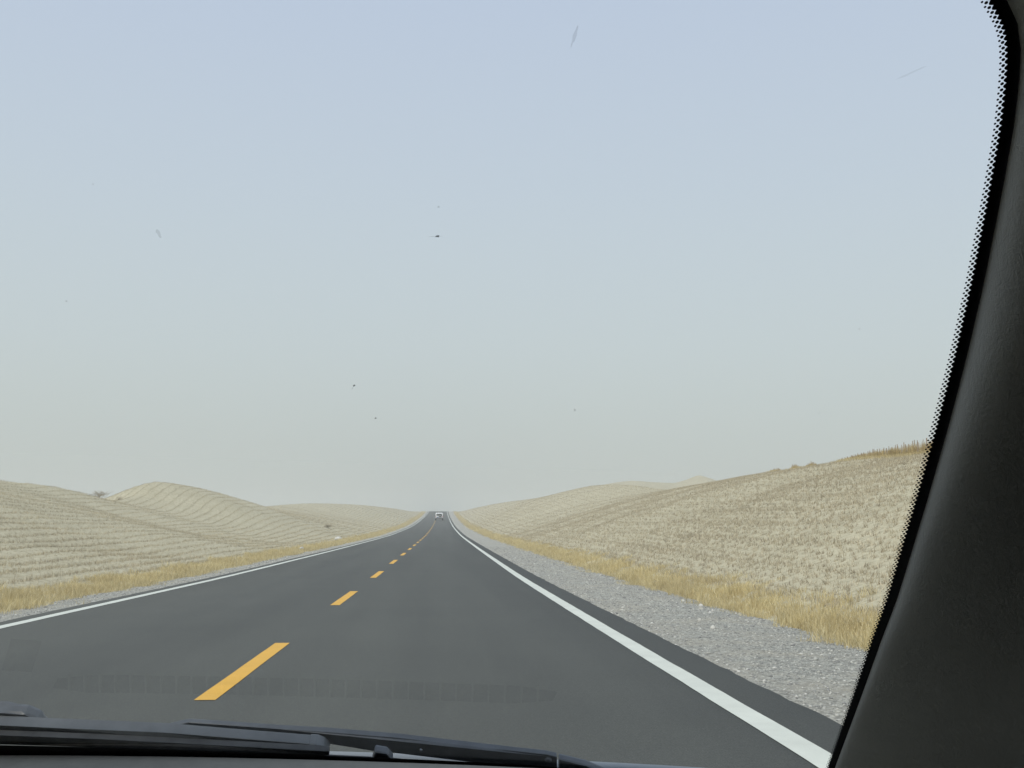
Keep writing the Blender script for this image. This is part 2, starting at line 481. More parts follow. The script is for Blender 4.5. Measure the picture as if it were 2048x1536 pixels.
def ground(u, Y):
    u = np.asarray(u, float); Y = np.asarray(Y, float)
    zr = road_z(Y)
    off = road_x(Y)
    base = zr - 0.16
    # right
    ur = ridgeR_x(Y) - off; Zr = ridgeR_z(Y)
    t = np.clip((u - 5.3) / (ur - 5.3), 0, 1)
    S = 0.5 * t + 0.5 * np.sin(np.pi / 2 * t) ** 1.3
    dR = np.clip(u - ur, 0, None)
    zR = (base + 0.07 * np.clip((u - 4.9) / 0.5, 0, 1)) + (Zr - base - 0.07) * S - 0.32 * dR * dR / (dR + 8)
    # left
    ul = -(ridgeL_x(Y) - off); Zl = ridgeL_z(Y)
    t = np.clip((-u - 8.0) / (ul - 8.0), 0, 1)
    S = 0.42 * t + 0.58 * (t * t * (3 - 2 * t))
    wA = 0.7 * np.exp(-((Y - 80) / 17.0) ** 2)
    S = S * (1 - wA) + t ** 2.3 * wA
    dL = np.clip(-u - ul, 0, None)
    zL = (base + 0.07 * np.clip((-u - 7.2) / 0.5, 0, 1)) + (Zl - base - 0.07) * S - 0.52 * dL * dL / (dL + 3)
    z = np.where(u > -1.7, zR, zL)
    z = np.maximum(z, np.minimum(base, -0.2) - 0.5 * np.clip(np.abs(u) / 60, 0, 2))
    amp = np.clip((np.abs(u + 1.4) - 7.0) / 3.0, 0, 1)
    amp_r = amp * (1 - 0.75 * np.exp(-((np.where(u > 0, dR - 0, dL) + np.where(u > 0, np.clip(ur - u, 0, None), np.clip(ul + u, 0, None))) / 3.0) ** 2))
    z = z + amp_r * (np.where(u > 0, 0.14, 0.13) * wob(u, Y, 0.21) + np.where(u > 0, 0.03, 0.02) * wob(u + 7, Y - 3, 0.62))
    c1, c2 = cell(u, Y)
    fade = np.clip(1.2 - np.abs(Y) / 120.0, 0, 1)
    z = z - amp * fade * 0.03 * (np.minimum(c1, c2) - 0.5)
    return z

def ground_at(x, Y):
    return float(ground(x - road_x(Y), Y))

ys = ysamples(-30, 900, 0.24, 0.0058)
half = [0.0]
while half[-1] < 320:
    half.append(half[-1] + max(0.27, 0.03 * (half[-1] - 18)))
uu = np.array(sorted(set([-1.4 - h for h in half[1:]] + [-1.4 + h for h in half])))
UU, YY = np.meshgrid(uu, ys)
ZZ = ground(UU, YY)
XX = UU + road_x(YY)
n, kk = XX.shape
idx = np.arange(n * kk).reshape(n, kk)
desert = npmesh('desert_ground', np.stack([XX, YY, ZZ], -1).reshape(-1, 3),
                np.stack([idx[:-1, :-1], idx[:-1, 1:], idx[1:, 1:], idx[1:, :-1]], -1).reshape(-1, 4), M['sand'], smooth=True)
tag(desert, kind='structure')

# far bare dune behind the right slope
def far_dune():
    prof_x = [36, 44, 50.6, 55.4, 60, 66, 72.4, 77, 79.5, 81, 84, 88, 93, 100, 120]
    prof_z = [9, 12.5, 14.5, 15.4, 15.85, 15.5, 15.3, 16.3, 17.2, 17.7, 17.1, 15.5, 13, 10.5, 3]
    px = pchip(prof_x, prof_z)
    xs = np.linspace(30, 126, 120); ds = np.linspace(-1, 1, 40)
    X, D = np.meshgrid(xs, ds)
    crest = 335 + 3 * np.sin(xs / 13.0)[None, :] + 0 * D
    Z = px(X)
    width = 55.0
    s = np.where(D < 0, -D, D * 1.3)
    prof = np.clip(1 - s, -0.4, 1) ** 1.0
    Zf = Z * (0.15 * prof + 0.85 * np.sin(np.clip(prof, 0, 1) * np.pi / 2)) - 2.5 * (1 - prof)
    Y = crest + D * width
    n, k = X.shape
    idx = np.arange(n * k).reshape(n, k)
    return npmesh('sand_dune', np.stack([X, Y, Zf], -1).reshape(-1, 3),
                  np.stack([idx[:-1, :-1], idx[:-1, 1:], idx[1:, 1:], idx[1:, :-1]], -1).reshape(-1, 4), M['dune_sand'], smooth=True)
tag(far_dune(), kind='structure')

# ------------------------------------------------------------------ scattered vegetation
def blades(name, P, h, w, lean, mat, seg=1, spread=0.06, parent=None):
    """P (n,3) roots; h, w arrays; each blade its own little triangle / bent strip"""
    n = len(P)
    a = rng.uniform(0, 2 * np.pi, n)
    la = rng.uniform(0, 2 * np.pi, n)
    ln = np.abs(rng.normal(0, lean, n)) * h
    side = np.stack([np.cos(a), np.sin(a), np.zeros(n)], -1) * (w / 2)[:, None]
    tipoff = np.stack([np.cos(la) * ln, np.sin(la) * ln, h], -1)
    root = P.copy(); root[:, 2] -= 0.02
    if seg == 1:
        V = np.stack([root - side, root + side, root + tipoff], 1).reshape(-1, 3)
        return npmesh(name, V, np.arange(3 * n).reshape(n, 3), mat, parent)
    mid = root + tipoff * np.array([0.38, 0.38, 0.62])
    V = np.stack([root - side, root + side, mid + side * 0.8, mid - side * 0.8, root + tipoff], 1).reshape(-1, 3)
    b = np.arange(n)[:, None] * 5
    Fc = np.concatenate([b + np.array([[0, 1, 2]]), b + np.array([[0, 2, 3]]), b + np.array([[3, 2, 4]])], 0)
    return npmesh(name, V, Fc, mat, parent)

def straw_points(side):
    pts = []
    g = 1.15 if side > 0 else 0.82
    zones = ((4, 45, 0.045), (45, 110, 0.075), (110, 230, 0.16), (230, 470, 0.34))
    out = []
    for (ya, yb, ds) in zones:
        # rows that run along the road
        umin, umax = (6.1, 32.0) if side > 0 else (8.6, 40.0)
        rows = np.arange(umin, umax, g)
        for r in rows:
            m = int((yb - ya) / ds * (0.55 if side > 0 else 1.15))
            Y = ya + (np.arange(m) + rng.uniform(0, 1, m)) * (yb - ya) / m
            u = r + rng.normal(0, 0.085 if side > 0 else 0.05, m)
            out.append((u, Y, np.full(m, 1.0), np.full(m, ds)))
        # cross rows
        dsx = ds * (1.8 if side > 0 else 5.0)
        cr = np.arange(ya, yb, g)
        m = int((umax - umin) / dsx)
        U = umin + (np.arange(m)[None, :] + rng.uniform(0, 1, (len(cr), m))) * dsx
        Yc = cr[:, None] + rng.normal(0, 0.09, (len(cr), m))
        out.append((U.ravel(), Yc.ravel(), np.full(U.size, 0.85), np.full(U.size, ds)))
        # clumps of straw standing inside the squares
        sp = (0.30 if ya < 45 else 0.36 if ya < 110 else 0.55 if ya < 230 else 0.9) * (1.0 if side > 0 else 1.25)
        gu, gy = np.meshgrid(np.arange(umin, umax, sp), np.arange(ya, yb, sp))
        gu = gu.ravel() + rng.uniform(-0.3, 0.3, gu.size) * sp; gy = gy.ravel() + rng.uniform(-0.3, 0.3, gy.size) * sp
        nk = 5 if ya < 45 else 4 if ya < 110 else 2
        out.append((np.repeat(gu, nk) + rng.normal(0, 0.03, gu.size * nk), np.repeat(gy, nk) + rng.normal(0, 0.03, gu.size * nk), np.full(gu.size * nk, 0.85 if side > 0 else 0.45), np.full(gu.size * nk, ds)))
    u = np.concatenate([o[0] for o in out]); Y = np.concatenate([o[1] for o in out])
    hs = np.concatenate([o[2] for o in out]); ds = np.concatenate([o[3] for o in out])
    u = u * side
    # same warp as the hollows
    w = 0.16 * np.sin(Y / 17.0 + u / 6.0) + 0.06 * np.sin(Y / 3.7)
    w2 = 0.2 * np.sin(u / 4.0 + Y / 23.0)
    u2 = u - w; Y2 = Y - w2
    lim = (ridgeR_x(Y2) - road_x(Y2) + 1.2) if side > 0 else -(ridgeL_x(Y2) - road_x(Y2)) + 6
    gap = wob(u2 * 1.0, Y2 * 1.0, 0.9) + rng.normal(0, 0.45, len(u2))
    keep = (np.abs(u2) < lim) & (gap > -1.4)
    # only the wedge the photograph could see, with a margin
    X = u2 + road_x(Y2)
    keep &= (X / np.maximum(Y2, 1) < 0.95) & (X / np.maximum(Y2, 1) > -0.80) & (Y2 < 468)
    return X[keep], Y2[keep], u2[keep], hs[keep], ds[keep]

def make_straw(side, name, mat, label):
    X, Y, u, hs, ds = straw_points(side)
    nb = np.where(Y < 45, 4, np.where(Y < 110, 3, 3))
    rep = np.repeat(np.arange(len(X)), nb)
    Xb = X[rep] + rng.normal(0, 0.03, len(rep)); Yb = Y[rep] + rng.normal(0, 0.03, len(rep))
    zb = ground(Xb - road_x(Yb), Yb)
    d = ds[rep]
    h = rng.uniform(0.06, 0.16 if side > 0 else 0.15, len(rep)) * hs[rep] * (1 + 0.15 * wob(Xb, Yb, 0.33))
    w = np.clip(0.010 + d * 0.10, 0.012, 0.06) * rng.uniform(0.6, 1.4, len(rep))
    o = blades(name, np.stack([Xb, Yb, zb], -1), h, w, 0.55, mat)
    tag(o, label, 'straw', kind='stuff')
    return len(rep)

make_straw(1, 'straw_stubble', M['straw'], 'short straw squares planted over the sandy slope right of the road')
make_straw(-1, 'straw_stubble', M['old_straw'], 'rows of straw squares planted over the dunes left of the road')

def verge(side, name, label):
    pts = []
    zones = ((5, 30, 55), (30, 70, 34), (70, 160, 16), (160, 470, 7))
    P = []
    for ya, yb, dens in zones:
        wid = 1.5 if side > 0 else 1.9
        m = int((yb - ya) * wid * dens)
        Y = rng.uniform(ya, yb, m)
        t = rng.beta(1.3, 2.0, m)
        edge = (4.82 if side > 0 else 6.95) + 0.16 * np.sin(Y * 0.9) + 0.13 * np.sin(Y * 2.7 + 1) + 0.10 * np.sin(Y * 6.1) + rng.normal(0, 0.07, m) - rng.exponential(0.12, m) * (rng.uniform(0, 1, m) < 0.12)
        u = side * (edge + t * wid)
        P.append(np.stack([u, Y, t, np.full(m, {55: 0, 34: 1, 16: 2, 7: 3}[dens])], -1))
    P = np.concatenate(P)
    cl = wob(P[:, 0] * 2, P[:, 1], 1.4) + 0.7 * wob(P[:, 0], P[:, 1], 0.37) + rng.normal(0, 0.3, len(P))
    P = P[cl > -0.55]
    zone = P[:, 3].astype(int)
    nb = np.array([22, 17, 11, 8])[zone]
    rep = np.repeat(np.arange(len(P)), nb)
    # each tuft has one size
    size = (0.75 + 0.45 * wob(P[:, 0] * 1.3, P[:, 1] * 1.0, 1.1) + rng.normal(0, 0.15, len(P))) * (1.0 - 0.35 * P[:, 2])
    size = np.clip(size, 0.3, 1.5)
    sp = np.array([0.06, 0.08, 0.11, 0.16])[zone]
    u = P[rep, 0] + rng.normal(0, 1, len(rep)) * sp[rep]; Y = P[rep, 1] + rng.normal(0, 1, len(rep)) * sp[rep]
    z = ground(u, Y)
    h = rng.uniform(0.10, 0.31, len(rep)) * size[rep]
    w = np.array([0.007, 0.011, 0.020, 0.045])[zone][rep] * rng.uniform(0.7, 1.4, len(rep))
    o = blades(name, np.stack([u + road_x(Y), Y, z], -1), h, w, 0.5, M['grass'], seg=2)
    tag(o, label, 'grass', kind='stuff')

verge(1, 'dry_grass', 'golden dry grass verge along the right gravel shoulder')
verge(-1, 'dry_grass', 'golden dry grass verge along the left edge of the road')

# ------------------------------------------------------------------ gravel and stones
def pebbles(name, side, label):
    bm = bmesh.new(); bmesh.ops.create_icosphere(bm, subdivisions=1, radius=1.0)
    bv = np.array([v.co[:] for v in bm.verts]); bf = np.array([[v.index for v in f.verts] for f in bm.faces]); bm.free()
    P = []
    lo, hi = (ASP_R + 0.05, 5.0) if side > 0 else (-ASP_L + 0.05, 7.15)
    for ya, yb, dens, r0, r1 in ((5, 16, 190, 0.006, 0.018), (16, 32, 120, 0.008, 0.02), (32, 70, 32, 0.012, 0.032), (5, 60, 3.0, 0.016, 0.038)):
        if side < 0: dens *= 0.6
        m = int((yb - ya) * (hi - lo) * dens)
        Y = rng.uniform(ya, yb, m)
        t = rng.uniform(0, 1, m) if r1 < 0.04 else rng.beta(3, 1.3, m)
        P.append(np.stack([side * (lo + t * (hi - lo)), Y, r0 + (r1 - r0) * rng.beta(1.2, 3.0, m)], -1))
    P = np.concatenate(P)
    n = len(P)
    u = np.abs(P[:, 0])
    if side > 0: dz = np.interp(u, [2.5, 2.64, 3.3, 4.1, 4.9, 5.6], [-0.05, -0.03, -0.045, -0.07, -0.11, -0.22])
    else: dz = np.interp(u, [5.78, 5.92, 6.6, 7.2, 8.0], [-0.05, -0.03, -0.07, -0.11, -0.22])
    z = road_z(P[:, 1]) + dz
    sc = P[:, 2:3, None] * np.stack([rng.uniform(0.8, 1.5, n), rng.uniform(0.8, 1.5, n), rng.uniform(0.45, 0.8, n)], -1)[:, None, :]
    jit = 1 + rng.uniform(-0.22, 0.22, (n, len(bv), 1))
    a = rng.uniform(0, 2 * np.pi, n); ca, sa = np.cos(a)[:, None], np.sin(a)[:, None]
    L = bv[None] * jit * sc
    V = np.stack([L[..., 0] * ca - L[..., 1] * sa + (P[:, 0] + road_x(P[:, 1]))[:, None], L[..., 0] * sa + L[..., 1] * ca + P[:, 1][:, None],
                  L[..., 2] + (z + 0.2 * P[:, 2])[:, None]], -1).reshape(-1, 3)
    Fc = (bf[None] + (np.arange(n) * len(bv))[:, None, None]).reshape(-1, 3)
    o = npmesh(name, V, Fc, M['pebble'])
    tag(o, label, 'gravel', kind='stuff')

pebbles('loose_gravel', 1, 'loose grey gravel scattered over the right shoulder')
pebbles('loose_gravel', -1, 'loose grey gravel scattered over the left shoulder')

def stone(x, Y, dz, w, hgt, label, seed):
    r = np.random.default_rng(seed)
    bm = bmesh.new(); bmesh.ops.create_icosphere(bm, subdivisions=2, radius=0.5)
    ph = r.uniform(0, 6, 6)
    for v in bm.verts:
        c = v.co
        f = 1 + 0.16 * math.sin(5 * c.x + ph[0]) + 0.14 * math.sin(6 * c.y + ph[1] + 3 * c.z) + 0.1 * math.sin(9 * c.z + ph[2]) + r.uniform(-0.06, 0.06)
        v.co = Vector((c.x * f * w, c.y * f * w * 0.75, max(c.z * f, -0.22) * hgt * 1.3))
    o = bmobj('stone', bm, M['stone'])
    o.location = (x, Y, float(road_z(Y)) + dz + hgt * 0.22); o.rotation_euler = (0, 0, r.uniform(0, 6))
    tag(o, label, 'stone')
    return o

stone(-7.95, 95.0, -0.05, 0.72, 0.34, 'large white stone at the left verge far up the road', 1)
stone(-7.2, 61.5, -0.09, 0.30, 0.22, 'small white stone on the left shoulder below the large white one', 2)
stone(4.47, 18.45, -0.08, 0.115, 0.09, 'largest pale stone on the right shoulder beside the golden grass', 3)
stone(3.77, 17.8, -0.06, 0.05, 0.04, 'small pale stone on the right gravel, left of the largest stone', 4)
stone(4.66, 20.6, -0.095, 0.055, 0.045, 'small pale stone at the foot of the golden grass behind the largest stone', 5)
stone(4.52, 17.85, -0.085, 0.06, 0.05, 'pale stone just right of the largest stone on the right shoulder', 6)
stone(3.79, 15.75, -0.06, 0.06, 0.045, 'pale stone mid-gravel below the largest stone on the right shoulder', 7)
stone(3.68, 14.55, -0.06, 0.075, 0.05, 'nearest pale stone in the white stone scatter on the right gravel', 8)

# ------------------------------------------------------------------ dry shrubs
def shrub(x, Y, hgt, wid, n, label, seed):
    r = random.Random(seed)
    z = ground_at(x, Y)
    root = empty('dry_shrub', (x, Y, z))
    tag(root, label, 'shrub')
    V, Fc, V2, F2 = [], [], [], []
    def limb(a, b, r0, r1, V, Fc):
        d = (b - a).normalized(); s = d.orthogonal().normalized(); t = d.cross(s)
        base = len(V)
        for p, rr in ((a, r0), (b, r1)):
            for q in range(4):
                an = q * math.pi / 2
                V.append(p + (s * math.cos(an) + t * math.sin(an)) * rr)
        for q in range(4):
            Fc.append((base + q, base + (q + 1) % 4, base + 4 + (q + 1) % 4, base + 4 + q))
    for i in range(n):
        az = r.uniform(0, 6.283); out = r.uniform(0.15, 1.0)
        a = Vector((r.uniform(-0.3, 0.3) * wid * 0.5, r.uniform(-0.3, 0.3) * wid * 0.3, -0.05))
        b = Vector((a.x + math.cos(az) * out * wid * 0.3, a.y + math.sin(az) * out * wid * 0.25, hgt * r.uniform(0.4, 0.7)))
        limb(a, b, 0.012, 0.008, V, Fc)
        for j in range(5):
            t = r.uniform(0.3, 1)
            p = a.lerp(b, t)
            q = p + Vector((r.uniform(-1, 1) * wid * 0.2, r.uniform(-1, 1) * wid * 0.2, hgt * r.uniform(0.08, 0.38)))
            limb(p, q, 0.007, 0.004, V2, F2)
            for _ in range(2):
                e = q + Vector((r.uniform(-1, 1) * wid * 0.1, r.uniform(-1, 1) * wid * 0.1, hgt * r.uniform(-0.05, 0.14)))
                limb(p.lerp(q, 0.6), e, 0.005, 0.003, V2, F2)
    pymesh('stems', V, Fc, M['twig'], root)
    pymesh('twigs', V2, F2, M['twig'], root)

shrub(-26.2, 88.5, 0.75, 2.4, 16, 'dry twiggy shrub on the skyline in the saddle between the left dunes', 3)
shrub(-26.4, 95.0, 0.36, 0.9, 7, 'small dry tuft on the crest left of the peaked left dune', 6)
shrub(-11.4, 121.0, 0.55, 1.6, 16, 'dark low shrub alone on the left slope above the road verge', 9)

# ------------------------------------------------------------------ reed fences on the right crest
def reed_fence(y0, y1, hfun, label, nst, dens, du=-0.3, seed=1):
    r = np.random.default_rng(seed)
    cx = float(ridgeR_x((y0 + y1) / 2)) + du
    root = empty('reed_fence', (cx, (y0 + y1) / 2, ground_at(cx, (y0 + y1) / 2)))
    tag(root, label, 'fence')
    ox, oy, oz = root.location
    for i in range(nst):
        Y = y0 + (y1 - y0) * (i + r.uniform(0.2, 0.8)) / nst
        X = float(ridgeR_x(Y)) + du + r.normal(0, 0.03)
        h = hfun((Y - y0) / (y1 - y0)) * r.uniform(0.85, 1.12)
        bm = bmesh.new()
        lean = r.normal(0, 0.05, 2)
        rad = r.uniform(0.014, 0.026)
        res = bmesh.ops.create_cone(bm, segments=5, radius1=rad, radius2=rad * 0.75, depth=h + 0.15, cap_ends=True)
        for v in res['verts']:
            zz = v.co.z + (h - 0.15) / 2
            v.co = Vector((v.co.x + lean[0] * zz, v.co.y + lean[1] * zz, zz))
        o = bmobj('stake', bm, M['stake'], root)
        o.location = (X - ox, Y - oy, ground_at(X, Y) - oz)
    m = int((y1 - y0) * dens)
    Y = r.uniform(y0, y1, m); X = ridgeR_x(Y) + du + r.normal(0, 0.05, m)
    z = ground(X - road_x(Y), Y)
    hh = np.array([hfun(t) for t in (Y - y0) / (y1 - y0)])
    keep = (np.sin(Y * 7.3) + np.sin(Y * 3.1 + 1) + r.normal(0, 0.6, m)) > -1.0
    X, Y, z, hh = X[keep], Y[keep], z[keep], hh[keep]
    P = np.stack([X - ox, Y - oy, z - oz], -1)
    o = blades('reeds', P, hh * r.uniform(0.72, 0.98, len(P)), np.full(len(P), 0.02), 0.07, M['reed'], parent=root)
    o['kind'] = 'stuff'
    m2 = int((y1 - y0) * dens * 0.7)
    Y = r.uniform(y0, y1, m2); X = ridgeR_x(Y) + du - np.abs(r.normal(0, 0.22, m2)); z = ground(X - road_x(Y), Y)
    o = blades('straw_foot', np.stack([X - ox, Y - oy, z - oz], -1), r.uniform(0.08, 0.2, m2), np.full(m2, 0.02), 0.8, M['grass'], parent=root)
    o['kind'] = 'stuff'

reed_fence(28.0, 52.5, lambda t: 0.14 + 0.40 * min(1, (1 - t) * 2.5), 'taller reed fence with upright stakes along the crest next to the car pillar', 86, 300, seed=2)
reed_fence(57.5, 63.5, lambda t: 0.22 + 0.10 * math.sin(t * 9), 'low broken reed fence on the crest left of the taller fence', 12, 160, seed=5)
reed_fence(67.0, 70.0, lambda t: 0.22, 'shortest reed fence remnant on the crest, leftmost of the three', 6, 140, seed=8)

# ------------------------------------------------------------------ vehicle ahead
def lathe(bm, prof, seg, axis_x=0.0):
    """prof: (x, r) list turned round the x axis"""
    rings = []
    for (x, r) in prof:
        rings.append([bm.verts.new((x, r * math.cos(2 * math.pi * i / seg), r * math.sin(2 * math.pi * i / seg))) for i in range(seg)])
    for a, b in zip(rings, rings[1:]):
        for i in range(seg):
            bm.faces.new((a[i], a[(i + 1) % seg], b[(i + 1) % seg], b[i]))
    bm.faces.new(rings[0]); bm.faces.new(rings[-1][::-1])

def wheel(parent, loc, rad, wid):
    bm = bmesh.new()
    h = wid / 2
    lathe(bm, [(-h * 0.75, rad * 0.62), (-h, rad * 0.7), (-h, rad * 0.93), (-h * 0.75, rad), (h * 0.75, rad), (h, rad * 0.93), (h, rad * 0.7), (h * 0.75, rad * 0.62)], 20)
    t = bmobj('tyre', bm, M['tyre'], parent); t.location = loc
    bm = bmesh.new()
    lathe(bm, [(-h * 0.8, rad * 0.6), (-h * 0.55, rad * 0.3), (-h * 0.8, rad * 0.1), (h * 0.8, rad * 0.1), (h * 0.55, rad * 0.3), (h * 0.8, rad * 0.6)], 16)
    r = bmobj('rim', bm, M['rim'], t)

def loft(bm, sections):
    """sections: list of (y, [(x,z)...]) rings joined, ends capped"""
    rings = [[bm.verts.new((x, y, z)) for (x, z) in pts] for y, pts in sections]
    k = len(rings[0])
    for a, b in zip(rings, rings[1:]):
        for i in range(k):
            bm.faces.new((a[i], a[(i + 1) % k], b[(i + 1) % k], b[i]))
    bm.faces.new(rings[0][::-1]); bm.faces.new(rings[-1])

def suv(loc, pitch):
    root = empty('off_road_car', loc)
    root.rotation_euler = (pitch, 0, R(-0.45)); root.scale = (1.1, 1.05, 1.03)
    tag(root, 'white off-road car driving ahead near the crest of the road', 'car')
    def sec(w, z0, z1, wt=None, c=0.06):
        wt = wt or w
        return [(-w + c, z0), (w - c, z0), (w, z0 + c), (w, (z0 + z1) * 0.55), (wt, z1 - c), (wt - c, z1), (-wt + c, z1), (-wt, z1 - c), (-w, (z0 + z1) * 0.55), (-w, z0 + c)]
    bm = bmesh.new()
    loft(bm, [(0.0, sec(0.88, 0.48, 1.10)), (0.12, sec(0.925, 0.42, 1.14)), (2.6, sec(0.93, 0.40, 1.14)), (3.1, sec(0.92, 0.40, 1.12)), (4.1, sec(0.90, 0.42, 1.06)), (4.45, sec(0.84, 0.50, 0.96))])
    bmobj('body', bm, M['body'], root, bevel=0.02)
    bm = bmesh.new()
    loft(bm, [(0.03, sec(0.86, 1.10, 1.60, 0.76)), (0.16, sec(0.88, 1.10, 1.84, 0.74)), (1.4, sec(0.89, 1.10, 1.90, 0.75)), (2.3, sec(0.89, 1.10, 1.86, 0.74)), (2.55, sec(0.88, 1.10, 1.72, 0.76)), (3.15, sec(0.86, 1.08, 1.14, 0.84))])
    bmobj('cabin', bm, M['body'], root, bevel=0.02)
    # rear glass, slightly proud of the tailgate
    def quad(name, pts, mat, th=0.02):
        bm = bmesh.new()
        vs = [bm.verts.new(p) for p in pts]
        f = bm.faces.new(vs)
        r = bmesh.ops.extrude_face_region(bm, geom=[f])
        nrm = (Vector(pts[1]) - Vector(pts[0])).cross(Vector(pts[2]) - Vector(pts[0])).normalized()
        for v in [e for e in r['geom'] if isinstance(e, bmesh.types.BMVert)]:
            v.co += nrm * th
        return bmobj(name, bm, mat, root)
    quad('rear_window', [(-0.66, 0.005, 1.20), (0.66, 0.005, 1.20), (0.60, 0.06, 1.68), (-0.60, 0.06, 1.68)], M['dark_glass'])
    for s in (-1, 1):
        for (ya, yb) in ((0.35, 1.15), (1.25, 2.2)):
            p = [(s * 0.885, ya, 1.22), (s * 0.885, yb, 1.22), (s * 0.80, yb - 0.05, 1.72), (s * 0.80, ya + 0.1, 1.72)]
            quad('side_window', p if s < 0 else p[::-1], M['dark_glass'], 0.03)
        box('tail_light', (s * 0.82, 0.02, 0.94), (0.12, 0.09, 0.26), M['red_lens'], root, 0.015)
        box('door_mirror', (s * 1.02, 2.45, 1.22), (0.16, 0.10, 0.18), M['bumper'], root, 0.03)
        wheel(root, (s * 0.80, 0.85, 0.36), 0.36, 0.25)
        wheel(root, (s * 0.80, 3.55, 0.36), 0.36, 0.25)
        box('roof_rail', (s * 0.66, 1.2, 1.915), (0.04, 1.6, 0.05), M['bumper'], root, 0.01)
    box('rear_bumper', (0, -0.05, 0.56), (1.78, 0.22, 0.22), M['bumper'], root, 0.04)
    box('number_plate', (-0.35, -0.03, 0.80), (0.44, 0.03, 0.14), M['plate'], root)
    # spare wheel on the right half of the tailgate
    bm = bmesh.new()
    lathe(bm, [(0.0, 0.20), (0.0, 0.34), (0.05, 0.36), (0.17, 0.36), (0.22, 0.33), (0.22, 0.18)], 20)
    bmesh.ops.rotate(bm, verts=list(bm.verts), cent=(0, 0, 0), matrix=Matrix.Rotation(R(-90), 3, 'Z'))
    sp = bmobj('spare_wheel', bm, M['tyre'], root); sp.location = (0.20, 0.02, 1.20)
    bm = bmesh.new(); lathe(bm, [(0.0, 0.17), (0.04, 0.15), (0.05, 0.05)], 16)
    bmesh.ops.rotate(bm, verts=list(bm.verts), cent=(0, 0, 0), matrix=Matrix.Rotation(R(-90), 3, 'Z'))
    h = bmobj('spare_wheel_hub', bm, M['rim'], sp); h.location = (0, -0.215, 0)
    box('exhaust_pipe', (0.5, -0.02, 0.38), (0.07, 0.25, 0.07), M['bumper'], root, 0.01)

cy = 289.0
slope = float(road_z(cy + 2) - road_z(cy - 2)) / 4
suv((1.45, cy, float(road_z(cy)) + 0.02), math.atan(slope))

# ------------------------------------------------------------------ own vehicle: cabin, windscreen, wipers
own = empty('vehicle', (-0.53, 0.0, 0.0))
tag(own, 'dark cabin edge with vinyl pillar, windscreen, wipers and dashboard the road is seen through', 'vehicle')
OX = -0.53
XC, KW, YB, ZB = -0.53, 0.237, 1.034, 1.04
TV, NV = np.array([0, -0.6, 0.8]), np.array([0, 0.8, 0.6])     # up the glass, out of the glass
def W(x, s, off=0.0):
    p = np.array([x, YB - KW * (x - XC) ** 2, ZB]) + s * TV + off * NV
    return np.array([p[0] - OX, p[1], p[2]])                     # local to the vehicle
def loc(p):
    return (p[0] - OX, p[1], p[2])

EDGE = [(0.302, -0.05), (0.3054, 0.0289), (0.3096, 0.0932), (0.312, 0.1341), (0.3138, 0.1675), (0.3161, 0.1946), (0.3170, 0.2376), (0.3178, 0.2771), (0.3183, 0.3353),
        (0.3177, 0.3881), (0.3161, 0.434), (0.3132, 0.4827), (0.3101, 0.5259), (0.3065, 0.5532), (0.3031, 0.5713), (0.2999, 0.5821),
        (0.2918, 0.5935), (0.2838, 0.6045), (0.274, 0.618), (0.259, 0.638), (0.238, 0.661), (0.205, 0.682), (0.15, 0.697), (0.0, 0.71), (-0.25, 0.72), (-0.53, 0.724)]
EDGE += [(2 * XC - x, s) for x, s in EDGE[-2::-1]]

# densify the outline
def densify(pts, step):
    out = []
    for a, b in zip(pts, pts[1:]):
        a, b = np.array(a), np.array(b)
        m = max(1, int(np.linalg.norm(b - a) / step))
        for i in range(m):
            out.append(a + (b - a) * i / m)
    out.append(np.array(pts[-1]))
    return np.array(out)
ED = densify(EDGE, 0.004)
# smooth a little
for _ in range(6):
    ED[1:-1] = 0.5 * ED[1:-1] + 0.25 * (ED[:-2] + ED[2:])
tang = np.gradient(ED, axis=0); tang /= np.linalg.norm(tang, axis=1)[:, None]
inn = np.stack([-tang[:, 1], tang[:, 0]], -1)                     # points to the inside of the opening
arc = np.concatenate([[0], np.cumsum(np.linalg.norm(np.diff(ED, axis=0), axis=1))])

# glass: grid slightly larger than the opening
gx = np.linspace(-1.40, 0.345, 60); gs = np.linspace(-0.06, 0.76, 26)
V = [W(x, s) for s in gs for x in gx]
idx = np.arange(len(V)).reshape(len(gs), len(gx))
# faces wound so that normals point into the cabin
Fc = np.stack([idx[:-1, :-1], idx[1:, :-1], idx[1:, 1:], idx[:-1, 1:]], -1).reshape(-1, 4)
glass = pymesh('windscreen', V, Fc, M['windshield'], own, smooth=True)
# check direction: must face the camera side (-N)
if glass.data.polygons[0].normal.dot(Vector(NV)) > 0:
    glass.data.flip_normals()

# black enamel border (on the inner face) with scalloped edge
pitch = 0.0034
wid0 = 0.0052
scal = np.abs(np.sin(np.pi * np.arange(0, arc[-1], pitch / 8) / pitch))
sa_ = np.arange(0, arc[-1], pitch / 8)
ex = np.interp(sa_, arc, ED[:, 0]); es = np.interp(sa_, arc, ED[:, 1])
ix = np.interp(sa_, arc, inn[:, 0]); is_ = np.interp(sa_, arc, inn[:, 1])
taper = lambda s_: np.clip(0.5 + 0.5 * (s_ - 0.08) / 0.26, 0.5, 1.0)
bw = (wid0 + 0.0014 * scal) * np.clip(0.7 + 0.3 * (es - 0.05) / 0.2, 0.7, 1.0)
V = []
for a, b, c, d, w_ in zip(ex, es, ix, is_, bw):
    V.append(W(a - 0.03 * c, b - 0.03 * d, -0.0016)); V.append(W(a + w_ * c, b + w_ * d, -0.0016))
Fc = [(2 * i, 2 * i + 1, 2 * i + 3, 2 * i + 2) for i in range(len(sa_) - 1)]
pymesh('enamel_border', V, Fc, M['frit'], glass)
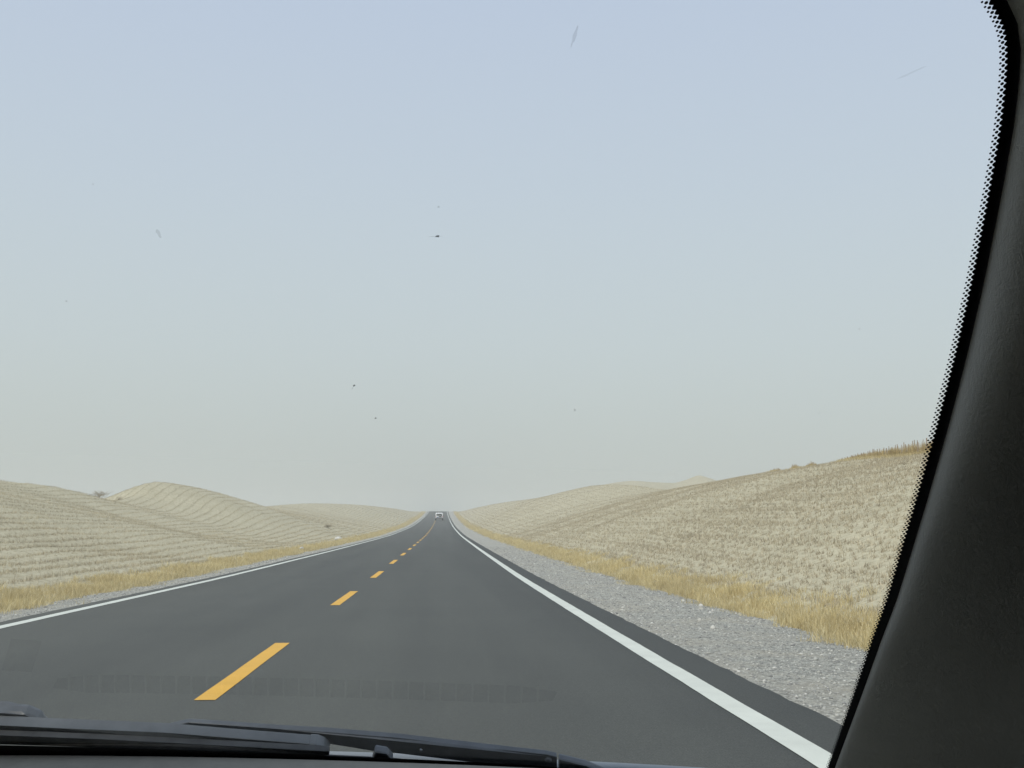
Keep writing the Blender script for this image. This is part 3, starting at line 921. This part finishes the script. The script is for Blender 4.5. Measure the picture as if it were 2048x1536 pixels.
# dot rows of the border
V, Fc = [], []
def disc(x, s, r, off=-0.0016, m=8):
    b = len(V)
    for q in range(m):
        V.append(W(x + r * math.cos(6.2832 * q / m), s + r * math.sin(6.2832 * q / m), off))
    Fc.append(tuple(range(b, b + m)))
for row, (d0, rr, ph) in enumerate(((0.0071, 0.00088, 0.0), (0.0084, 0.00062, 0.5))):
    for a in np.arange(pitch * ph, arc[-1], pitch):
        s0 = np.interp(a, arc, ED[:, 1]); tf = float(taper(s0))
        dd = (d0 - 0.0058) * tf + 0.0058 * float(np.clip(0.7 + 0.3 * (s0 - 0.05) / 0.2, 0.7, 1.0))
        x = np.interp(a, arc, ED[:, 0]) + dd * np.interp(a, arc, inn[:, 0]); s = s0 + dd * np.interp(a, arc, inn[:, 1])
        if x > -0.2 and s > 0.0:
            disc(x, s, rr * (0.35 + 0.65 * tf))
o = pymesh('enamel_dots', V, Fc, M['frit'], glass); o['kind'] = 'stuff'
# lower black band
V = []; xs = np.linspace(-1.36, 0.31, 60)
for x in xs:
    V.append(W(x, -0.05, -0.0022)); V.append(W(x, 0.0185 + 0.0105 * max(0, -(x + 0.10)) / 0.42 if x < -0.1 else 0.0185 - 0.0025 * (x + 0.1) / 0.2 - 0.16 * max(0, x - 0.1), -0.0022))
pymesh('enamel_band', V, [(2 * i, 2 * i + 1, 2 * i + 3, 2 * i + 2) for i in range(len(xs) - 1)], M['frit'], glass)

# insect stains and smears on the outer face
def stain(name, x, s, rx, rs, ang, mat, seed):
    r = random.Random(seed)
    V = []; m = 12
    for q in range(m):
        a = 6.2832 * q / m
        k_ = r.uniform(0.65, 1.2)
        px, ps = rx * k_ * math.cos(a), rs * k_ * math.sin(a)
        V.append(W(x + px * math.cos(ang) - ps * math.sin(ang), s + px * math.sin(ang) + ps * math.cos(ang), 0.0012))
    pymesh(name, V, [tuple(range(m))], mat, glass)
stain('insect_stain', 0.0008, 0.4832, 0.0013, 0.0008, 0.0, M['splat'], 1)
stain('insect_stain', -0.0004, 0.4831, 0.0045, 0.0003, 0.0, M['smear'], 2)
stain('insect_stain', -0.0554, 0.3763, 0.0011, 0.0007, 0.7, M['splat'], 3)
stain('insect_stain', -0.0566, 0.3744, 0.0009, 0.0005, 0.9, M['smear'], 4)
stain('insect_stain', -0.1800, 0.4920, 0.0013, 0.0030, 0.35, M['smear'], 5)
stain('insect_stain', -0.0410, 0.3499, 0.0007, 0.0006, 0.0, M['splat'], 6)
stain('insect_stain', -0.2489, 0.4449, 0.0010, 0.0009, 0.0, M['smear'], 7)
stain('insect_stain', 0.0013, 0.5028, 0.0008, 0.0009, 0.0, M['smear'], 8)
stain('dirt_smear', 0.0772, 0.6003, 0.0065, 0.0011, 1.32, M['smear'], 9)
stain('dirt_smear', 0.2561, 0.5605, 0.0070, 0.0008, 0.42, M['faint'], 10)
stain('insect_stain', 0.2581, 0.4053, 0.0006, 0.0005, 0.0, M['smear'], 11)
stain('insect_stain', 0.2457, 0.3461, 0.0006, 0.0006, 0.0, M['smear'], 12)
stain('insect_stain', -0.2186, 0.5265, 0.0006, 0.0006, 0.0, M['smear'], 13)
stain('insect_stain', 0.0940, 0.3532, 0.0008, 0.0012, 0.4, M['smear'], 14)

# pillar and header trim: swept along the outline from the glass edge into the cabin
def sweep_trim(name, i0, i1, prof, mat):
    """prof(t, i) -> offset (x, y, z) from the glass edge, t in 0..1"""
    V = []; m = 22
    ids = list(range(i0, i1, 3))
    for i in ids:
        e = W(ED[i, 0], ED[i, 1], -0.003)
        for j in range(m):
            V.append(e + np.array(prof(j / (m - 1), i)))
    Fc = []
    for a in range(len(ids) - 1):
        for j in range(m - 1):
            Fc.append((a * m + j, a * m + j + 1, (a + 1) * m + j + 1, (a + 1) * m + j))
    return pymesh(name, V, Fc, mat, own, smooth=True)
def bez(p0, p1, p2, p3, t):
    return tuple((1 - t) ** 3 * a + 3 * (1 - t) ** 2 * t * b + 3 * (1 - t) * t * t * c + t ** 3 * d for a, b, c, d in zip(p0, p1, p2, p3))
iR = int(np.argmin(np.linalg.norm(ED - np.array([0.2999, 0.5821]), axis=1)))
iL = int(np.argmin(np.linalg.norm(ED - np.array([2 * XC - 0.2999, 0.5821]), axis=1)))
def pil(t, i, sgn=1):
    f = min(1.0, max(0.0, (ED[i, 1] - 0.08) / 0.3))             # slimmer nose towards the dashboard
    mixf = lambda a, b: a + (b - a) * f
    return bez((0, 0, 0), (-0.006 * sgn, -mixf(0.012, 0.036), 0.0), (mixf(0.028, 0.010) * sgn, -mixf(0.036, 0.082), 0.018), (0.096 * sgn, -0.115, 0.035), t)
sweep_trim('pillar_trim', 0, iR + 12, lambda t, i: pil(t, i, 1), M['trim'])
sweep_trim('pillar_trim', iL - 12, len(ED), lambda t, i: pil(t, i, -1), M['trim'])
def head(t, i):
    cx = (ED[i, 0] - XC) / 0.85
    return bez((0, 0, 0), (0.0, -0.05, 0.0), (0.01 * cx, -0.12, 0.03), (0.03 * cx, -0.22, 0.06), t)
sweep_trim('header_trim', iR, iL, head, M['trim'])

# cabin lining: floor, sides with window openings, back, headliner
def panel(name, pts, mat, th=(0, 0, 0), parent=own):
    """flat quad with thickness vector"""
    P = [np.array(p, float) for p in pts]
    V = [loc(p) for p in P] + [loc(p + np.array(th)) for p in P]
    m = len(P)
    Fc = [tuple(range(m))[::-1], tuple(range(m, 2 * m))] + [(i, (i + 1) % m, m + (i + 1) % m, m + i) for i in range(m)]
    return pymesh(name, V, Fc, mat, parent)
XR, XL = 0.404, 2 * XC - 0.404
ROOF = 1.76
panel('headliner', [(XL, 0.42, ROOF - 0.03), (XR, 0.42, ROOF - 0.03), (XR, -2.4, ROOF), (XL, -2.4, ROOF)], M['lining'], (0, 0, 0.02))
panel('roof', [(XL - 0.04, 0.62, ROOF - 0.06), (XR + 0.04, 0.62, ROOF - 0.06), (XR + 0.04, -2.45, ROOF + 0.05), (XL - 0.04, -2.45, ROOF + 0.05)], M['body'], (0, 0, 0.03))
panel('floor_pan', [(XL, 1.2, 0.42), (XR, 1.2, 0.42), (XR, -2.4, 0.42), (XL, -2.4, 0.42)], M['lining'], (0, 0, -0.04))
panel('tailgate', [(XL, -2.4, 0.42), (XR, -2.4, 0.42), (XR, -2.4, ROOF), (XL, -2.4, ROOF)], M['lining'], (0, -0.05, 0))
for xs_, sg in ((XR, 1), (XL, -1)):
    door = panel('door_panel', [(xs_, 1.15, 0.42), (xs_, 1.15, 0.96), (xs_, 0.76, 1.035), (xs_, -2.4, 1.03), (xs_, -2.4, 0.42)], M['lining'], (0.03 * sg, 0, 0))
    panel('door_skin', [(xs_ + 0.035 * sg, 1.2, 0.32), (xs_ + 0.035 * sg, 1.2, 0.95), (xs_ + 0.035 * sg, 0.76, 1.015), (xs_ + 0.035 * sg, -2.45, 1.015), (xs_ + 0.035 * sg, -2.45, 0.32)], M['body'], (0.03 * sg, 0, 0))
    panel('window_header', [(xs_, 0.32, 1.60), (xs_, -2.4, 1.62), (xs_, -2.4, ROOF), (xs_, 0.40, ROOF - 0.03)], M['lining'], (0.03 * sg, 0, 0))
    panel('door_pillar', [(xs_, -0.28, 1.03), (xs_, -0.45, 1.03), (xs_, -0.52, 1.62), (xs_, -0.40, 1.62)], M['lining'], (0.03 * sg, 0, 0))
    panel('rear_quarter', [(xs_, -1.3, 1.03), (xs_, -2.4, 1.03), (xs_, -2.4, 1.62), (xs_, -1.3, 1.62)], M['lining'], (0.03 * sg, 0, 0))
    panel('side_window', [(xs_ + 0.012 * sg, 0.80, 1.005), (xs_ + 0.012 * sg, -2.4, 1.005), (xs_ + 0.012 * sg, -2.4, 1.63), (xs_ + 0.012 * sg, 0.33, 1.63)], M['side_glass'], (0.004 * sg, 0, 0))
    # rubber seal between pillar and side window
    a = np.array([xs_ - 0.006 * sg, 0.768, 1.026]); b = np.array([xs_ - 0.006 * sg, 0.35, 1.56])
    d = (b - a) / np.linalg.norm(b - a); q = np.array([0, -0.8, -0.6]) * 0.014
    panel('window_seal', [a, b, b + q, a + q], M['black'], (0.016 * sg, 0, 0))

# dashboard: top sheet that runs from the glass base back into the cabin
xs = np.linspace(-1.40, 0.36, 70); prof_d = [(0.0, 0.0), (-0.004, 0.001), (-0.02, -0.004), (-0.06, -0.0205), (-0.16, -0.0250), (-0.24, -0.034), (-0.29, -0.05), (-0.31, -0.12), (-0.31, -0.45)]
V = []
for x in xs:
    e = np.array([x, YB - KW * (x - XC) ** 2, ZB]) + 0.0135 * TV - 0.003 * NV
    for dy, dz in prof_d:
        V.append(loc((x, e[1] + dy, e[2] + dz)))
m = len(prof_d)
Fc = [(a * m + j, a * m + j + 1, (a + 1) * m + j + 1, (a + 1) * m + j) for a in range(len(xs) - 1) for j in range(m - 1)]
dash = pymesh('dashboard', V, Fc, M['dash'], own, smooth=True)

# defroster outlet in the dashboard top (seen mirrored in the glass)
def vent_pt(t, v):
    x = -0.352 + t * 0.43
    yc = YB - KW * (x - XC) ** 2 - 0.0702
    return x, yc + v
V = []; nseg = 40
for i in range(nseg + 1):
    x, y0 = vent_pt(i / nseg, 0)
    hw = 0.0082 * min(1.0, 0.55 + 6 * min(i / nseg, 1 - i / nseg))
    V.append(loc((x, y0 - hw, 1.0297))); V.append(loc((x, y0 + hw, 1.0340)))
vent = pymesh('defroster_outlet', V, [(2 * i, 2 * i + 1, 2 * i + 3, 2 * i + 2) for i in range(nseg)], M['vent'], dash)
bm = bmesh.new()
for i in range(1, 32):
    x, y0 = vent_pt(i / 32, 0)
    for v in add_box(bm, loc((x, y0, 1.0330)), (0.0013, 0.0165, 0.005)):
        v.co.x += 0.33 * (v.co.y - y0)
bmobj('outlet_slats', bm, M['dash'], dash)
box('speaker_grille', loc((-0.390, 0.934, 1.0275)), (0.026, 0.028, 0.004), M['vent'], dash, 0.0)

# bonnet and cowl outside the glass
V = []; xs = np.linspace(-1.36, 0.30, 50)
prof_h = [(0.055, -0.045), (0.06, -0.003), (0.08, -0.001), (0.12, -0.012), (0.3, -0.080), (0.55, -0.20), (0.66, -0.30), (0.68, -0.55)]
for x in xs:
    yb = YB - KW * (x - XC) ** 2
    cx = abs(x - XC) / 0.83
    for dy, dz in prof_h:
        V.append(loc((x, yb + dy, ZB + dz - 0.05 * max(0, cx - 0.85) ** 2)))
m = len(prof_h)
pymesh('bonnet', V, [(a * m + j, a * m + j + 1, (a + 1) * m + j + 1, (a + 1) * m + j) for a in range(len(xs) - 1) for j in range(m - 1)], M['bonnet'], own, smooth=True)
V = []
for x in xs:
    yb = YB - KW * (x - XC) ** 2
    for dy, dz in [(0.0, -0.04), (0.03, -0.045), (0.048, -0.06)]:
        V.append(loc((x, yb + dy, ZB + dz)))
pymesh('cowl', V, [(a * 3 + j, a * 3 + j + 1, (a + 1) * 3 + j + 1, (a + 1) * 3 + j) for a in range(len(xs) - 1) for j in range(2)], M['black'], own, smooth=True)

# wipers lying on the glass
def slab(name, outline, off, th, mat, parent, bevel=0.0012):
    """outline in glass coordinates (x, s) or (x, s, extra offset); extruded outward by th"""
    bm = bmesh.new()
    lo = [bm.verts.new(W(p[0], p[1], off + (p[2] if len(p) > 2 else 0))) for p in outline]
    hi = [bm.verts.new(W(p[0], p[1], off + th + (p[2] if len(p) > 2 else 0))) for p in outline]
    m = len(lo)
    bm.faces.new(lo); bm.faces.new(hi[::-1])
    for i in range(m):
        bm.faces.new((lo[i], lo[(i + 1) % m], hi[(i + 1) % m], hi[i]))
    return bmobj(name, bm, mat, parent, bevel=bevel)

def bar(name, pts_a, pts_b, off, th, mat, parent, bevel=0.001):
    return slab(name, list(pts_a) + list(pts_b)[::-1], off, th, mat, parent, bevel)

# driver's wiper: long beam blade with rounded end cap, connector hump on the left
blade = empty('wiper', (0, 0, 0)); blade.parent = own
bar('blade_spoiler', [(-0.95, 0.060), (-0.4634, 0.0426), (-0.3279, 0.0333), (-0.2323, 0.0289), (-0.1046, 0.0181)],
    [(-0.95, 0.047), (-0.464, 0.0305), (-0.3357, 0.0222), (-0.2027, 0.0125), (-0.1050, 0.0080)], 0.010, 0.011, M['spoiler'], blade)
bar('blade_rubber', [(-0.95, 0.051), (-0.4602, 0.0375), (-0.3751, 0.0330), (-0.2831, 0.0285), (-0.2002, 0.0240), (-0.0945, 0.0192), (-0.0870, 0.0190)],
    [(-0.95, 0.041), (-0.4602, 0.0268), (-0.3751, 0.0218), (-0.2831, 0.0197), (-0.2002, 0.0166), (-0.0945, 0.0129), (-0.0868, 0.0140)], 0.002, 0.006, M['rubber'], blade)
slab('end_cap', [(-0.1052, 0.0185), (-0.0985, 0.0183), (-0.0925, 0.0150), (-0.0885, 0.0095), (-0.0878, 0.0060), (-0.1055, 0.0080)], 0.0092, 0.0128, M['spoiler'], blade, 0.0018)
slab('blade_joint', [(-0.4477, 0.042), (-0.3750, 0.0395), (-0.3560, 0.0372), (-0.3455, 0.0305), (-0.3412, 0.0190), (-0.3420, 0.0080), (-0.454, 0.0126)], 0.021, 0.014, M['arm'], blade, 0.004)
bar('wiper_arm', [(-0.95, 0.052), (-0.44, 0.040)], [(-0.95, 0.030), (-0.44, 0.020)], 0.028, 0.008, M['arm'], blade)

# passenger wiper: broad flat arm with rivets, hinge head on the right
blade2 = empty('wiper', (0, 0, 0)); blade2.parent = own
arm2 = bar('wiper_arm', [(-0.2312, 0.0198), (-0.2129, 0.0254), (-0.1356, 0.0196), (-0.0904, 0.0174), (-0.0274, 0.0125), (0.0017, 0.009), (0.0518, 0.0034), (0.0977, -0.0008), (0.1062, -0.0032)],
    [(-0.2300, 0.0188), (-0.1800, 0.0150), (-0.1534, 0.0120), (-0.0904, 0.0030), (-0.05, -0.005), (-0.0394, -0.0051), (0.0777, -0.0185), (0.1022, -0.0205), (0.1072, -0.0200)], 0.025, 0.005, M['arm'], blade2, 0.0012)
slab('arm_hinge', [(0.1082, -0.0085), (0.1317, -0.0150), (0.1500, -0.0245), (0.1700, -0.0400), (0.1472, -0.0646), (0.1103, -0.0423)], 0.027, 0.008, M['arm'], blade2, 0.002)
for i, (x, s, r_) in enumerate(((-0.0091, 0.0006, 0.0017), (0.0989, -0.0067, 0.0032))):
    bm = bmesh.new()
    rings = []
    for rr, oo in ((r_, 0.0252), (r_ * 0.9, 0.0235), (r_ * 0.5, 0.0225)):
        rings.append([bm.verts.new(W(x + rr * math.cos(q * 0.5236), s + rr * math.sin(q * 0.5236), oo)) for q in range(12)])
    for a, b in zip(rings, rings[1:]):
        for q in range(12):
            bm.faces.new((a[q], a[(q + 1) % 12], b[(q + 1) % 12], b[q]))
    bm.faces.new(rings[-1])
    bmobj('rivet', bm, M['rivet'] if i == 0 else M['arm'], blade2, smooth=True)
slab('blade_clip', [(-0.0480, 0.0185), (-0.0375, 0.0165), (-0.0324, 0.0090), (-0.0335, 0.0040), (-0.0510, 0.0045)], 0.003, 0.009, M['arm'], blade2, 0.002)
bar('blade_rubber', [(-0.2000, 0.0120), (-0.0350, 0.0060), (0.12, -0.006)], [(-0.2000, 0.0050), (-0.0350, -0.0020), (0.12, -0.016)], 0.003, 0.006, M['rubber'], blade2)

for sx in (-1, 1):
    for wy in (1.0, -1.7):
        wheel(own, (sx * 0.78, wy, 0.36), 0.36, 0.24)

# ------------------------------------------------------------------ dusty air
hz = box('haze', (0, 430, 12.0), (760, 1160, 36.0), None)
hm = bpy.data.materials.new('dusty_air'); hm.use_nodes = True
hn = hm.node_tree.nodes; hn.remove(hn['Principled BSDF'])
pv = hn.new('ShaderNodeVolumePrincipled')
pv.inputs['Color'].default_value = (0.93, 0.93, 0.90, 1)
pv.inputs['Density'].default_value = 0.0010
pv.inputs['Anisotropy'].default_value = 0.2
hm.node_tree.links.new(pv.outputs[0], hn['Material Output'].inputs['Volume'])
hz.data.materials.append(hm)
tag(hz, kind='stuff', label='thin pale dusty air over the desert and road', cat='haze')
